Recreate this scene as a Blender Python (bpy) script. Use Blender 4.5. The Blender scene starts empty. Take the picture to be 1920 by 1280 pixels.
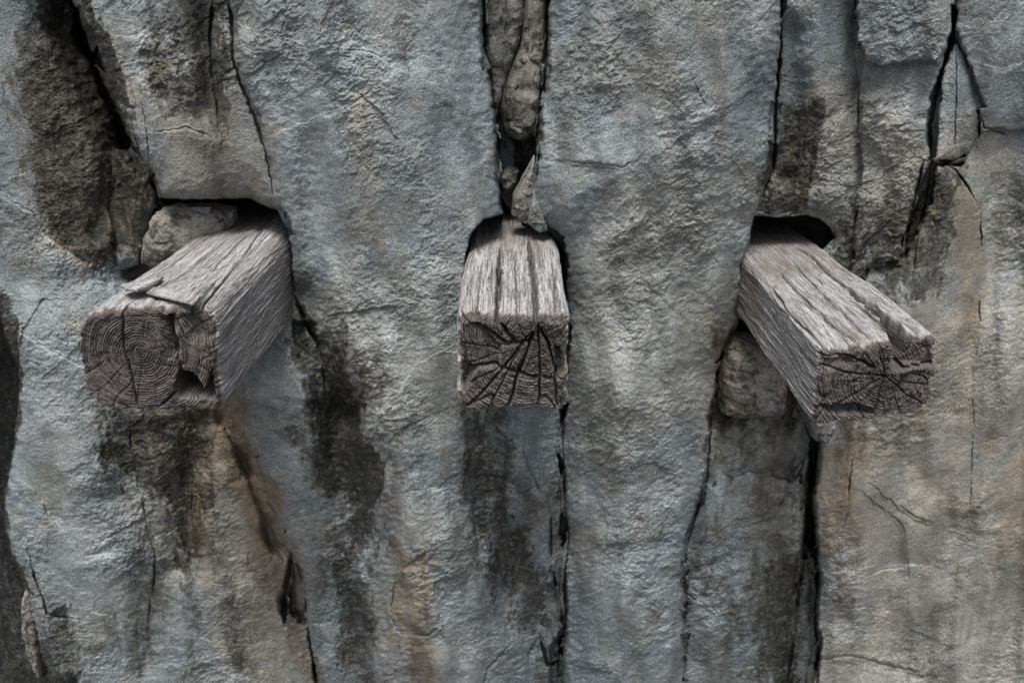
import bpy, math
import numpy as np

# ------------------------------------------------------------------ camera, sky, sun
F = 1700.0                                   # focal length in photo pixels (1920 wide)
TH = math.atan(680.0 / F)                    # camera looks down by this much
ST, CT = math.sin(TH), math.cos(TH)
CZ = 2.2                                     # camera height over the ground
DW = 1.6                                     # distance to the mean plane of the cliff

sc = bpy.context.scene
cam = bpy.data.cameras.new('camera')
cam.sensor_width = 36.0
cam.lens = 36.0 * F / 1920.0
cam.clip_start = 0.02
cam.clip_end = 500
cam.dof.use_dof = True
cam.dof.focus_distance = 1.32
cam.dof.aperture_fstop = 13.0
camo = bpy.data.objects.new('camera', cam)
sc.collection.objects.link(camo)
camo.location = (0, 0, CZ)
camo.rotation_euler = (math.pi / 2 - TH, 0, 0)
sc.camera = camo

SUN_EL, SUN_AZ = 68.0, 190.0                 # azimuth clockwise from +Y: light comes from behind the camera, high up
world = bpy.data.worlds.new('World')
sc.world = world
world.use_nodes = True
wn = world.node_tree.nodes
wl = world.node_tree.links
sky = wn.new('ShaderNodeTexSky')
sky.sky_type = 'NISHITA'
sky.sun_disc = False
sky.sun_elevation = math.radians(SUN_EL)
sky.sun_rotation = math.radians(SUN_AZ)
sky.dust_density = 4.0
sky.air_density = 0.7
bg = wn['Background']
hs_ = wn.new('ShaderNodeHueSaturation')
hs_.inputs['Saturation'].default_value = 0.45
wl.new(sky.outputs[0], hs_.inputs['Color'])
wl.new(hs_.outputs[0], bg.inputs[0])
bg.inputs[1].default_value = 0.072
sl = bpy.data.lights.new('sun', 'SUN')
sl.energy = 1.5
sl.angle = math.radians(24)
sl.color = (1.0, 0.97, 0.93)
so = bpy.data.objects.new('sun', sl)
sc.collection.objects.link(so)
so.rotation_euler = (math.radians(90 - SUN_EL), 0, math.radians(180 - SUN_AZ))
sc.view_settings.view_transform = 'Standard'
sc.view_settings.look = 'None'
sc.view_settings.gamma = 1.0
sc.view_settings.exposure = 1.47

# ------------------------------------------------------------------ helpers
rng = np.random.default_rng(7)


def ray(px, py):
    u = (np.asarray(px, float) - 960.0) / F
    v = (np.asarray(py, float) - 640.0) / F
    return u, CT - v * ST, -v * CT - ST      # world x, y, z of the ray


def at(px, py, Y):
    """pixel -> point on the upright plane y = Y"""
    x, y, z = ray(px, py)
    t = Y / y
    return x * t, z * t + CZ


def at_top(px, py, Z):
    """pixel -> (x, y) on the level plane z = Z"""
    x, y, z = ray(px, py)
    t = (Z - CZ) / z
    return x * t, y * t


def sm(a, b, x):
    t = np.clip((x - a) / (b - a), 0, 1)
    return t * t * (3 - 2 * t)


def _hash(ix, iy, seed):
    h = (ix.astype(np.int64) * 374761393 + iy.astype(np.int64) * 668265263 + seed * 1442695041) & 0xffffffff
    h = ((h ^ (h >> 13)) * 1274126177) & 0xffffffff
    h = ((h ^ (h >> 15)) * 2246822519) & 0xffffffff
    return (h ^ (h >> 16)) & 0xffffffff


_ang = np.linspace(0, 2 * np.pi, 64, endpoint=False)
_GX, _GY = np.cos(_ang), np.sin(_ang)


def noise(x, y, seed=0):
    xf, yf = np.floor(x), np.floor(y)
    ix, iy = xf.astype(np.int64), yf.astype(np.int64)
    fx, fy = x - xf, y - yf
    u = fx * fx * fx * (fx * (fx * 6 - 15) + 10)
    v = fy * fy * fy * (fy * (fy * 6 - 15) + 10)

    def g(dx, dy):
        k = _hash(ix + dx, iy + dy, seed) & 63
        return _GX[k] * (fx - dx) + _GY[k] * (fy - dy)
    a = g(0, 0); b = g(1, 0); c = g(0, 1); d = g(1, 1)
    return ((a * (1 - u) + b * u) * (1 - v) + (c * (1 - u) + d * u) * v) * 1.5


def fbm(x, y, octv=4, seed=0, gain=0.5):
    s = 0; a = 1.0; n = 0
    for i in range(octv):
        s = s + a * noise(x * 2 ** i + i * 17.3, y * 2 ** i - i * 9.1, seed + i)
        n += a; a *= gain
    return s / n


def voro(x, y, seed=0, tilt=1.0):
    """cells with a random tilted plane each: returns facet height, cell random, border distance"""
    xf, yf = np.floor(x), np.floor(y)
    d1 = np.full(x.shape, 9.0); d2 = np.full(x.shape, 9.0)
    hgt = np.zeros(x.shape); rnd = np.zeros(x.shape)
    for dx in (-1, 0, 1):
        for dy in (-1, 0, 1):
            cx, cy = xf + dx, yf + dy
            h = _hash(cx.astype(np.int64), cy.astype(np.int64), seed)
            px = (h & 1023) / 1023.0; py = ((h >> 10) & 1023) / 1023.0; r = ((h >> 20) & 1023) / 1023.0
            ddx = x - (cx + px); ddy = y - (cy + py)
            d = ddx * ddx + ddy * ddy
            c = d < d1
            d2 = np.where(c, d1, np.minimum(d2, d))
            a = r * 40.0
            hh = (r - 0.5) + tilt * (np.cos(a) * ddx + np.sin(a) * ddy)
            hgt = np.where(c, hh, hgt); rnd = np.where(c, r, rnd)
            d1 = np.where(c, d, d1)
    return hgt, rnd, np.sqrt(d2) - np.sqrt(d1)


def pdist(U, V, pts, R, closed=False):
    """distance, side and position along a polyline, only within R of its box (grid arrays)"""
    P = np.asarray(pts, float)
    if closed:
        P = np.vstack([P, P[:1]])
    m = (U > P[:, 0].min() - R) & (U < P[:, 0].max() + R) & (V > P[:, 1].min() - R) & (V < P[:, 1].max() + R)
    d = np.full(U.shape, 1e6); side = np.ones(U.shape); par = np.zeros(U.shape)
    if not m.any():
        return d, side, par
    uu, vv = U[m], V[m]
    dd = np.full(uu.shape, 1e6); ss = np.ones(uu.shape); pp = np.zeros(uu.shape)
    for i in range(len(P) - 1):
        ax, ay = P[i]; bx, by = P[i + 1]
        ex, ey = bx - ax, by - ay
        L2 = ex * ex + ey * ey + 1e-9
        t = np.clip(((uu - ax) * ex + (vv - ay) * ey) / L2, 0, 1)
        q = np.hypot(uu - ax - t * ex, vv - ay - t * ey)
        cr = ex * (vv - ay) - ey * (uu - ax)
        c = q < dd
        dd = np.where(c, q, dd); ss = np.where(c, np.sign(cr), ss)
        pp = np.where(c, (i + t) / (len(P) - 1), pp)
    d[m] = dd; side[m] = ss; par[m] = pp
    return d, side, par


def sdist(U, V, poly, R=120):
    """signed distance to a polygon, positive inside (clipped to -R outside the box)"""
    d, _, _ = pdist(U, V, poly, R, True)
    d = np.minimum(d, 1e5)
    P = np.asarray(poly, float)
    m = (U > P[:, 0].min()) & (U < P[:, 0].max()) & (V > P[:, 1].min()) & (V < P[:, 1].max())
    ins = np.zeros(U.shape, bool)
    uu, vv = U[m], V[m]
    k = np.zeros(uu.shape, bool)
    n = len(P)
    for i in range(n):
        x1, y1 = P[i]; x2, y2 = P[(i + 1) % n]
        if y1 == y2:
            continue
        c = ((y1 > vv) != (y2 > vv)) & (uu < (x2 - x1) * (vv - y1) / (y2 - y1) + x1)
        k ^= c
    ins[m] = k
    return np.where(ins, d, -d)


def grid_faces(nr, nc, wrap=False):
    i = np.arange(nr - 1)[:, None]
    j = np.arange(nc if wrap else nc - 1)[None, :]
    j2 = (j + 1) % nc
    a = i * nc + j; b = i * nc + j2; c = (i + 1) * nc + j2; d = (i + 1) * nc + j
    return np.stack([a + 0 * b, b + 0 * a, c + 0 * a, d + 0 * b], -1).reshape(-1, 4)


def make_mesh(name, co, quads, mat, tris=None, attrs=None, parent=None, smooth=True):
    me = bpy.data.meshes.new(name)
    nt = 0 if tris is None else len(tris)
    me.vertices.add(len(co))
    me.vertices.foreach_set('co', np.ascontiguousarray(co, dtype=np.float32).ravel())
    nl = len(quads) * 4 + nt * 3
    me.loops.add(nl)
    li = quads.ravel() if nt == 0 else np.concatenate([quads.ravel(), np.asarray(tris).ravel()])
    me.loops.foreach_set('vertex_index', li.astype(np.int32))
    me.polygons.add(len(quads) + nt)
    st = np.arange(len(quads)) * 4
    if nt:
        st = np.concatenate([st, len(quads) * 4 + np.arange(nt) * 3])
    me.polygons.foreach_set('loop_start', st.astype(np.int32))
    me.update(calc_edges=True)
    if smooth:
        me.shade_smooth()
    for k, arr in (attrs or {}).items():
        at_ = me.attributes.new(k, 'FLOAT_COLOR', 'POINT')
        at_.data.foreach_set('color', np.ascontiguousarray(arr, dtype=np.float32).ravel())
    me.materials.append(mat)
    ob = bpy.data.objects.new(name, me)
    sc.collection.objects.link(ob)
    if parent is not None:
        ob.parent = parent
    return ob


def tag(o, label=None, cat=None, group=None, kind=None):
    if label: o['label'] = label
    if cat: o['category'] = cat
    if group: o['group'] = group
    if kind: o['kind'] = kind
    return o


class NT:
    """small node helper"""
    def __init__(s, name):
        s.m = bpy.data.materials.new(name); s.m.use_nodes = True
        s.t = s.m.node_tree; s.n = s.t.nodes; s.b = s.n['Principled BSDF']

    def link(s, a, b): s.t.links.new(a, b)

    def _in(s, sock, v):
        if isinstance(v, bpy.types.NodeSocket): s.link(v, sock)
        elif v is not None: sock.default_value = v

    def math(s, op, a, b=None, c=None, clamp=False):
        n = s.n.new('ShaderNodeMath'); n.operation = op; n.use_clamp = clamp
        s._in(n.inputs[0], a); s._in(n.inputs[1], b); s._in(n.inputs[2], c)
        return n.outputs[0]

    def noise(s, vec, scale, det=4, rough=0.55, dist=0.0):
        n = s.n.new('ShaderNodeTexNoise'); s.link(vec, n.inputs['Vector'])
        n.inputs['Scale'].default_value = scale; n.inputs['Detail'].default_value = det
        n.inputs['Roughness'].default_value = rough; n.inputs['Distortion'].default_value = dist
        return n.outputs['Fac']

    def mapping(s, vec, sc_=(1, 1, 1), rot=(0, 0, 0)):
        n = s.n.new('ShaderNodeMapping'); s.link(vec, n.inputs['Vector'])
        n.inputs['Scale'].default_value = sc_; n.inputs['Rotation'].default_value = rot
        return n.outputs[0]

    def ramp(s, v, a, b, lo=0.0, hi=1.0):
        n = s.n.new('ShaderNodeMapRange'); n.interpolation_type = 'SMOOTHSTEP'
        s._in(n.inputs['Value'], v)
        for k, q in zip(('From Min', 'From Max', 'To Min', 'To Max'), (a, b, lo, hi)):
            n.inputs[k].default_value = q
        return n.outputs['Result']

    def mix(s, f, a, b, mode='MIX'):
        n = s.n.new('ShaderNodeMix'); n.data_type = 'RGBA'; n.blend_type = mode
        s._in(n.inputs['Factor'], f)
        for sock, v in ((n.inputs['A'], a), (n.inputs['B'], b)):
            if isinstance(v, tuple): v = (*v, 1.0)
        A = [i for i in n.inputs if i.name == 'A' and i.type == 'RGBA'][0]
        B = [i for i in n.inputs if i.name == 'B' and i.type == 'RGBA'][0]
        s._in(A, (*a, 1.0) if isinstance(a, tuple) else a)
        s._in(B, (*b, 1.0) if isinstance(b, tuple) else b)
        return [o for o in n.outputs if o.type == 'RGBA'][0]

    def bump(s, h, dist, strength=1.0, nrm=None):
        n = s.n.new('ShaderNodeBump'); n.inputs['Distance'].default_value = dist
        n.inputs['Strength'].default_value = strength; s.link(h, n.inputs['Height'])
        if nrm is not None: s.link(nrm, n.inputs['Normal'])
        return n.outputs[0]

    def attr(s, name):
        n = s.n.new('ShaderNodeAttribute'); n.attribute_name = name
        return n

    def geo(s): return s.n.new('ShaderNodeNewGeometry').outputs['Position']


# ------------------------------------------------------------------ materials
def rock_material(name, attrs=True, tint=None):
    k = NT(name)
    P = k.geo()
    blue = (0.132, 0.172, 0.196); grey = (0.208, 0.238, 0.240); warm = (0.262, 0.236, 0.182)
    n_big = k.noise(P, 5.0, 5, 0.6, 0.6)
    n_mid = k.noise(P, 26.0, 6, 0.62, 0.5)
    n_fine = k.noise(k.mapping(P, (1, 1, 1.5), (0, 0.5, 0)), 210.0, 5, 0.75)
    n_grit = k.noise(P, 520.0, 3, 0.7)
    n_spk = k.noise(k.mapping(P, (1, 1, 1.3), (0, 0.6, 0)), 380.0, 3, 0.8)
    col = k.mix(k.ramp(n_big, 0.36, 0.66), blue, grey)
    if attrs:
        a = k.attr('stain').outputs['Color']
        sp = k.n.new('ShaderNodeSeparateColor'); k.link(a, sp.inputs[0])
        dark, brown, wm = sp.outputs[0], sp.outputs[1], sp.outputs[2]
        al = k.attr('stain').outputs['Alpha']
    if attrs:
        col = k.mix(k.math('MULTIPLY', wm, k.ramp(n_mid, 0.2, 0.6, 0.55, 1.0)), col, warm)
        pale = k.math('MULTIPLY', al, k.ramp(n_mid, 0.35, 0.6), clamp=True)
        col = k.mix(pale, col, (0.40, 0.38, 0.33))
    else:
        col = k.mix(0.75, col, tint or warm)
    # mineral mottling
    n_t = k.noise(k.mapping(P, (1, 1, 0.55)), 9.0, 6, 0.65, 0.4)
    col = k.mix(k.ramp(n_t, 0.50, 0.64, 0.0, 0.75), col, (0.115, 0.118, 0.100))
    col = k.mix(k.ramp(n_t, 0.46, 0.34, 0.0, 0.5), col, (0.30, 0.325, 0.335))
    col = k.mix(k.ramp(n_mid, 0.50, 0.72, 0.0, 0.55), col, (0.33, 0.345, 0.345))
    col = k.mix(k.ramp(n_mid, 0.50, 0.30, 0.0, 0.55), col, (0.088, 0.098, 0.098))
    n_o = k.noise(k.mapping(P, (1, 1, 0.8)), 17.0, 6, 0.66, 0.8)
    col = k.mix(k.ramp(n_o, 0.56, 0.70, 0.0, 0.40), col, (0.20, 0.17, 0.105))
    col = k.mix(k.ramp(n_fine, 0.52, 0.72, 0.0, 0.55), col, (0.48, 0.49, 0.49))
    col = k.mix(k.ramp(n_fine, 0.47, 0.28, 0.0, 0.6), col, (0.045, 0.045, 0.045))
    col = k.mix(k.ramp(n_spk, 0.53, 0.68, 0.0, 0.72), col, (0.52, 0.53, 0.52))
    col = k.mix(k.ramp(n_spk, 0.47, 0.34, 0.0, 0.80), col, (0.050, 0.052, 0.050))
    if attrs:
        n_b = k.noise(P, 34.0, 6, 0.7, 0.9)
        ochre = k.mix(k.ramp(n_b, 0.35, 0.65), (0.080, 0.055, 0.035), (0.24, 0.185, 0.125))
        col = k.mix(k.math('MULTIPLY', brown, k.ramp(n_b, 0.25, 0.62, 0.55, 1.0), clamp=True), col, ochre)
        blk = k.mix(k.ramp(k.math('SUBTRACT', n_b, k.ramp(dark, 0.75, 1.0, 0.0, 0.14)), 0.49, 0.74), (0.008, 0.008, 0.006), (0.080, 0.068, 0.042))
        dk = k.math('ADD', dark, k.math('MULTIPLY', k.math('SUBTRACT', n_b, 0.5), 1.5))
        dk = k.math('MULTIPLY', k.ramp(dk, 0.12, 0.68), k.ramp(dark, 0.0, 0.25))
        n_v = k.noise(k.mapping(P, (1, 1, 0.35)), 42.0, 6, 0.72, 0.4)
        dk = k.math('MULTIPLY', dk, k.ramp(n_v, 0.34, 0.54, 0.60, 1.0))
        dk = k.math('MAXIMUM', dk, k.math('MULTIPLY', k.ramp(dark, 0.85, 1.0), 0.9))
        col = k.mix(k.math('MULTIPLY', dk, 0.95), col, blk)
        n_f = k.noise(P, 95.0, 5, 0.7, 0.5)
        fl = k.math('MULTIPLY', k.ramp(n_f, 0.57, 0.68), k.ramp(dark, 0.05, 0.5, 0.10, 0.75))
        col = k.mix(fl, col, (0.24, 0.19, 0.10))
    if not attrs:
        n_b = k.noise(P, 40.0, 6, 0.72, 0.9)
        col = k.mix(k.ramp(n_b, 0.53, 0.36, 0.0, 0.9), col, (0.022, 0.020, 0.015))
        col = k.mix(k.ramp(n_b, 0.58, 0.72, 0.0, 0.6), col, (0.34, 0.30, 0.23))
    k.link(col, k.b.inputs['Base Color'])
    k.link(k.ramp(n_fine, 0.3, 0.7, 0.78, 0.50), k.b.inputs['Roughness'])
    k.b.inputs['Specular IOR Level'].default_value = 0.45
    h1 = k.noise(k.mapping(P, (1, 1, 1.5), (0, 0.5, 0)), 230.0, 5, 0.72, 0.4)
    reg = k.ramp(k.noise(P, 7.0, 4, 0.6), 0.38, 0.60, 0.10, 1.35)
    b1 = k.bump(k.math('MULTIPLY', h1, reg), 0.0034, 1.0)
    b2 = k.bump(n_grit, 0.0009, 0.9, b1)
    k.link(b2, k.b.inputs['Normal'])
    return k.m


def wood_side_material(name, cx, cz):
    k = NT(name)
    P0 = k.geo()
    wn_ = k.n.new('ShaderNodeTexNoise'); k.link(k.mapping(P0, (1, 0.45, 1)), wn_.inputs['Vector'])
    wn_.inputs['Scale'].default_value = 13.0; wn_.inputs['Detail'].default_value = 2.0
    va = k.n.new('ShaderNodeVectorMath'); va.operation = 'MULTIPLY_ADD'
    k.link(wn_.outputs['Color'], va.inputs[0]); va.inputs[1].default_value = (0.011, 0.0, 0.011); k.link(P0, va.inputs[2])
    P = va.outputs[0]
    g1 = k.noise(k.mapping(P, (1, 0.014, 1)), 420.0, 5, 0.65, 0.0)
    g2 = k.noise(k.mapping(P, (1, 0.022, 1)), 130.0, 5, 0.65, 0.0)
    g3 = k.noise(k.mapping(P, (1, 0.35, 1)), 24.0, 5, 0.6, 0.5)
    col = k.mix(k.ramp(g2, 0.3, 0.7), (0.185, 0.182, 0.183), (0.395, 0.391, 0.396))
    col = k.mix(k.ramp(g1, 0.49, 0.36, 0.0, 0.9), col, (0.050, 0.040, 0.035))
    col = k.mix(k.ramp(g1, 0.54, 0.70, 0.0, 0.6), col, (0.50, 0.485, 0.475))
    col = k.mix(k.ramp(g3, 0.55, 0.70, 0.0, 0.55), col, (0.17, 0.135, 0.10))
    g0 = k.noise(k.mapping(P, (1, 0.010, 1)), 900.0, 3, 0.7)
    col = k.mix(k.ramp(g0, 0.47, 0.36, 0.0, 0.8), col, (0.060, 0.050, 0.045))
    col = k.mix(k.ramp(g0, 0.55, 0.68, 0.0, 0.6), col, (0.56, 0.55, 0.55))
    a = k.attr('wear').outputs['Color']
    sp = k.n.new('ShaderNodeSeparateColor'); k.link(a, sp.inputs[0])
    n_e = k.noise(k.mapping(P, (1, 0.3, 1)), 160.0, 4, 0.6)
    ef = k.math('ADD', sp.outputs[0], k.math('MULTIPLY', k.math('SUBTRACT', n_e, 0.5), 0.9))
    col = k.mix(k.math('MULTIPLY', k.ramp(ef, 0.35, 0.8), sp.outputs[0], clamp=True), col, (0.105, 0.080, 0.062))
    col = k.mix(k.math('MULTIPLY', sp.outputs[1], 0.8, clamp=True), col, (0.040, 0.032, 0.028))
    col = k.mix(k.math('MULTIPLY', sp.outputs[2], k.ramp(g3, 0.3, 0.6)), col, (0.125, 0.105, 0.082))
    k.link(col, k.b.inputs['Base Color'])
    k.b.inputs['Roughness'].default_value = 0.8
    k.b.inputs['Specular IOR Level'].default_value = 0.25
    b1 = k.bump(g1, 0.0022, 1.0)
    b2 = k.bump(k.noise(k.mapping(P, (1, 0.1, 1)), 900.0, 2, 0.6), 0.0006, 1.0, b1)
    k.link(b2, k.b.inputs['Normal'])
    return k.m


def wood_end_material(name, px, pz):
    k = NT(name)
    P = k.geo()
    s = k.n.new('ShaderNodeSeparateXYZ'); k.link(P, s.inputs[0])
    dx = k.math('SUBTRACT', s.outputs[0], px); dz = k.math('SUBTRACT', s.outputs[2], pz)
    r = k.math('SQRT', k.math('ADD', k.math('MULTIPLY', dx, dx), k.math('MULTIPLY', dz, dz)))
    wv = k.noise(P, 22.0, 3, 0.5)
    rr = k.math('ADD', r, k.math('MULTIPLY', wv, 0.018))
    c = k.n.new('ShaderNodeCombineXYZ'); k.link(rr, c.inputs[0])
    ring = k.noise(c.outputs[0], 520.0, 3, 0.6)
    th = k.math('ARCTAN2', dz, dx)
    c2 = k.n.new('ShaderNodeCombineXYZ'); k.link(k.math('MULTIPLY', th, 1.0), c2.inputs[0]); k.link(k.math('MULTIPLY', r, 4.0), c2.inputs[1])
    rad = k.noise(c2.outputs[0], 34.0, 4, 0.7)
    n1 = k.noise(P, 60.0, 5, 0.65)
    col = k.mix(k.ramp(n1, 0.3, 0.7), (0.036, 0.029, 0.026), (0.088, 0.074, 0.066))
    col = k.mix(k.ramp(ring, 0.40, 0.62, 0.0, 0.65), col, (0.210, 0.196, 0.187))
    col = k.mix(k.ramp(ring, 0.46, 0.34, 0.0, 0.8), col, (0.030, 0.022, 0.018))
    col = k.mix(k.ramp(rad, 0.44, 0.30, 0.0, 0.8), col, (0.025, 0.018, 0.015))
    k.link(col, k.b.inputs['Base Color'])
    k.b.inputs['Roughness'].default_value = 0.85
    k.b.inputs['Specular IOR Level'].default_value = 0.2
    h = k.math('ADD', k.math('MULTIPLY', ring, 0.8), k.math('ADD', rad, n1))
    b1 = k.bump(h, 0.0030, 1.0)
    b2 = k.bump(k.noise(P, 700.0, 3, 0.7), 0.0007, 1.0, b1)
    k.link(b2, k.b.inputs['Normal'])
    return k.m


ROCK = rock_material('limestone')

# ------------------------------------------------------------------ the cliff
STEP = 1.5


def axis(lo, hi, far_lo, far_hi):
    core = np.arange(lo, hi + STEP, STEP)
    def grow(start, end, sgn):
        out = []; s = STEP * 1.3; p = start
        while (p - end) * sgn < 0:
            p = p + sgn * s; out.append(p); s = min(s * 1.10, 90)
        return np.array(out)
    return np.concatenate([grow(core[0], far_lo, -1)[::-1], core, grow(core[-1], far_hi, 1)])


us = axis(-50, 1970, -4200, 6100)
vs = axis(-50, 1330, -4200, 1760)
U, V = np.meshgrid(us, vs)
X0, Z0 = at(U, V, DW)                        # metres on the mean plane, for noise
core = 1 - sm(0, 900, np.maximum(np.maximum(-U, U - 1920), np.maximum(-V, V - 1280)))

# ragged coordinates for every traced outline
Uj = U + 6 * noise(X0 * 13, Z0 * 9, 1) + 2.2 * noise(X0 * 70, Z0 * 70, 2) + 1.1 * noise(X0 * 120, Z0 * 120, 5)
Vj = V + 6 * noise(X0 * 13, Z0 * 13, 3) + 3.0 * noise(X0 * 70, Z0 * 70, 4) + 1.1 * noise(X0 * 120, Z0 * 120, 6)

fj = voro(X0 * 24, Z0 * 17, 98, 1.3)[0]

OUT = 7000
h = -0.050 + 0.040 * fbm(X0 * 2.2, Z0 * 1.1, 3, 11)
flute = 0.062 * fbm(X0 * 6.5 + 0.8 * Z0, Z0 * 1.5, 3, 12, 0.6)
rough = np.ones(U.shape)                     # how strong the small relief is


def valley(pts, w, depth):
    global h
    d, _, _ = pdist(Uj, Vj, pts, w * 4)
    h = h - depth * np.exp(-(d / w) ** 2)


def slab(poly, h0, dome=0.03, R=50, gx=0.0, gy=0.0, edge=4.5, rgh=1.0):
    """one slab lying proud of what is behind it; gx, gy tilt it (m per 1000 px)"""
    global h, rough
    P = np.asarray(poly, float); c = P[(P[:, 0] > -100) & (P[:, 0] < 2000) & (P[:, 1] > -100) & (P[:, 1] < 1400)].mean(0)
    sd = sdist(Uj, Vj, poly, 260)
    m = sm(-0.5, edge, sd + 7 * fj)
    hs = h0 + dome * (1 - np.exp(-np.maximum(sd, 0) / R)) + gx * np.clip(U - c[0], -900, 900) / 1000 + gy * np.clip(V - c[1], -900, 900) / 1000
    hs = hs + flute + 0.010 * fbm(X0 * 5 + h0 * 90, Z0 * 3.2, 3, 21) - 0.007 * np.exp(-np.maximum(sd, 0) / 4)
    h = h * (1 - m) + hs * m
    rough = rough * (1 - m) + rgh * m


def crack(pts, w=2.0, depth=0.03, step=0.0, R=40, wmid=None, rag=0.7):
    """narrow fissure; step lifts the left-hand (side<0) flank and fades out over R px"""
    global h
    d, s, p = pdist(U + (Uj - U) * rag, V + (Vj - V) * rag, pts, max(R * 4, w * 6))
    if step:
        d2, s2, _ = pdist(Uj + 5 * noise(X0 * 60, Z0 * 60, 96), Vj + 5 * noise(X0 * 60, Z0 * 60, 97), pts, R * 4)
        s = s2
    ww = w if wmid is None else w + (wmid - w) * np.sin(np.pi * p)
    taper = np.clip(np.minimum(p, 1 - p) * 8, 0.15, 1)
    if w <= 2.3:
        depth = depth * 0.8; ww = ww * 0.72
        taper = taper * (0.12 + 0.88 * sm(-0.35, 0.35, noise(X0 * 14, Z0 * 14, 77)))
    else:
        taper = taper * (0.45 + 0.55 * sm(-0.4, 0.3, noise(X0 * 12, Z0 * 12, 78)))
    h = h - depth * taper * np.exp(-(d / (ww * np.maximum(taper, .5))) ** 2)
    if step:
        h = h + step * 0.42 * s * np.exp(-d / R) * sm(0, 7, d) * (0.25 + 0.75 * sm(-0.3, 0.4, noise(X0 * 11, Z0 * 11, 79)))


def patch(poly, dh, soft=6, R=None):
    global h
    sd = sdist(Uj, Vj, poly, soft * 3 + 10)
    h = h + dh * sm(-soft * .5, soft * .5, sd)


# --- upper left: blue slab, hollow along the flank of the block beside it
valley([(95, -300), (140, 40), (180, 130), (225, 230), (265, 320), (280, 420), (262, 500)], 52, 0.13)
valley([(215, 250), (210, 350), (180, 430)], 22, 0.02)
slab([(205, 285), (250, 275), (292, 330), (297, 400), (262, 500), (215, 505), (200, 400)], -0.085, 0.03, 20)
# lower left slab and the far rock to the left of it
far_left = [(-OUT, 560), (-8, 560), (5, 620), (34, 690), (38, 760), (30, 830), (12, 920), (14, 1000), (45, 1080), (62, 1150), (78, 1230), (110, 1300), (170, 1420), (300, 2600), (-OUT, 2600)]
sd = sdist(Uj, Vj, far_left, 200)
mfar = sm(-1, 4, sd)
hl = -0.030 + 0.045 * np.exp(-((U - 150) / 170) ** 2) - 0.045 * np.exp(-np.maximum(-sd, 0) / 45)
wl_ = sm(520, 640, V) * (1 - sm(420, 620, U))
h = h * (1 - wl_) + (hl + 0.014 * fbm(X0 * 4, Z0 * 3, 3, 31)) * wl_
h = h * (1 - mfar) + (-0.55 + 0.03 * fbm(X0 * 4, Z0 * 4, 3, 33)) * mfar
# upper left block
slab([(128, -OUT), (128, -20), (165, 65), (200, 158), (222, 215), (245, 262), (270, 300), (290, 330), (298, 372), (400, 371), (470, 369), (492, 380),
      (520, 392), (545, 392), (540, 340), (520, 280), (500, 210), (475, 110), (460, 0), (450, -OUT)], -0.005, 0.030, 30, gx=0.0, gy=0.05)
crack([(250, 250), (268, 290), (284, 330), (292, 360)], 3, 0.02)
# centre-left column, running from top to bottom
slab([(418, -OUT), (424, 0), (440, 110), (473, 215), (500, 300), (516, 365), (533, 410), (548, 470), (545, 540), (520, 620), (460, 660), (415, 740), (445, 800), (478, 860), (492, 915),
      (528, 1010), (560, 1075), (577, 1130), (582, 1200), (600, 1290), (620, 2600), (1058, 2600), (1058, 1290), (1050, 1100), (1056, 950), (1054, 780), (1064, 700), (1062, 560), (1050, 460), (1010, 430),
      (945, 398), (938, 330), (930, 240), (922, 180), (906, 90), (903, 0), (900, -OUT)], 0.015, 0.115, 110, gy=-0.01, gx=0.01)
# undercut along the left foot of the column, and the deep slot beside the upper left block
crack([(392, 740), (430, 812), (462, 870), (478, 925), (512, 1010), (540, 1060)], 13, 0.045)
crack([(120, -120), (140, 0), (166, 90), (200, 180), (224, 240), (250, 290), (272, 330)], 13, 0.17)
crack([(424, -60), (440, 110), (473, 215), (500, 300), (516, 375)], 2.6, 0.03, 0)
# crevice at top centre
slab([(900, -OUT), (903, 0), (906, 90), (922, 180), (930, 240), (938, 330), (942, 392), (960, 405), (985, 420), (1003, 415), (995, 340), (1004, 280), (1018, 190),
      (1026, 80), (1030, 0), (1034, -OUT)], -0.17, 0.0, 20, edge=5)
# centre-right column
slab([(1032, -OUT), (1030, 0), (1027, 80), (1020, 190), (1006, 280), (996, 345), (1006, 412), (1052, 446), (1060, 520), (1062, 620), (1052, 780), (1050, 900), (1054, 1000), (1048, 1100), (1050, 1290), (1050, 2600),
      (1290, 2600), (1285, 1280), (1283, 1110), (1284, 1030), (1322, 905), (1334, 800), (1345, 715), (1372, 635), (1392, 560), (1400, 490), (1406, 425), (1424, 385), (1448, 310), (1455, 200), (1463, 80), (1465, 0), (1468, -OUT)],
     0.022, 0.110, 110, gx=0.015, gy=-0.01)
# right-hand upper slabs
slab([(1466, -OUT), (1464, 0), (1462, 80), (1455, 200), (1448, 320), (1420, 395), (1450, 405), (1520, 402), (1556, 414), (1566, 440), (1560, 530), (1625, 530), (1625, 420), (1622, 330), (1606, 250), (1614, 130), (1600, 80), (1606, 0), (1608, -OUT)],
     -0.040, 0.030, 40)
slab([(1606, -OUT), (1604, 0), (1600, 80), (1616, 130), (1608, 250), (1616, 320), (1604, 400), (1590, 520), (1690, 530), (1712, 400), (1742, 300), (1748, 180), (1760, 140), (1786, 70), (1792, 0), (1795, -OUT)],
     -0.002, 0.026, 40)
slab([(1604, -OUT), (1604, 0), (1600, 82), (1618, 118), (1655, 128), (1680, 120), (1720, 118), (1757, 122), (1786, 70), (1790, 0), (1794, -OUT)], 0.035, 0.022, 35)
slab([(1796, -OUT), (1794, 0), (1790, 70), (1800, 90), (1822, 170), (1836, 270), (1890, 270), (2000, 260), (OUT, 260), (OUT, -OUT)], 0.018, 0.02, 50)
slab([(1756, 150), (1792, 60), (1830, 160), (1852, 215), (1845, 250), (1830, 300), (1790, 310), (1752, 302)], 0.0, 0.018, 30)
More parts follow.
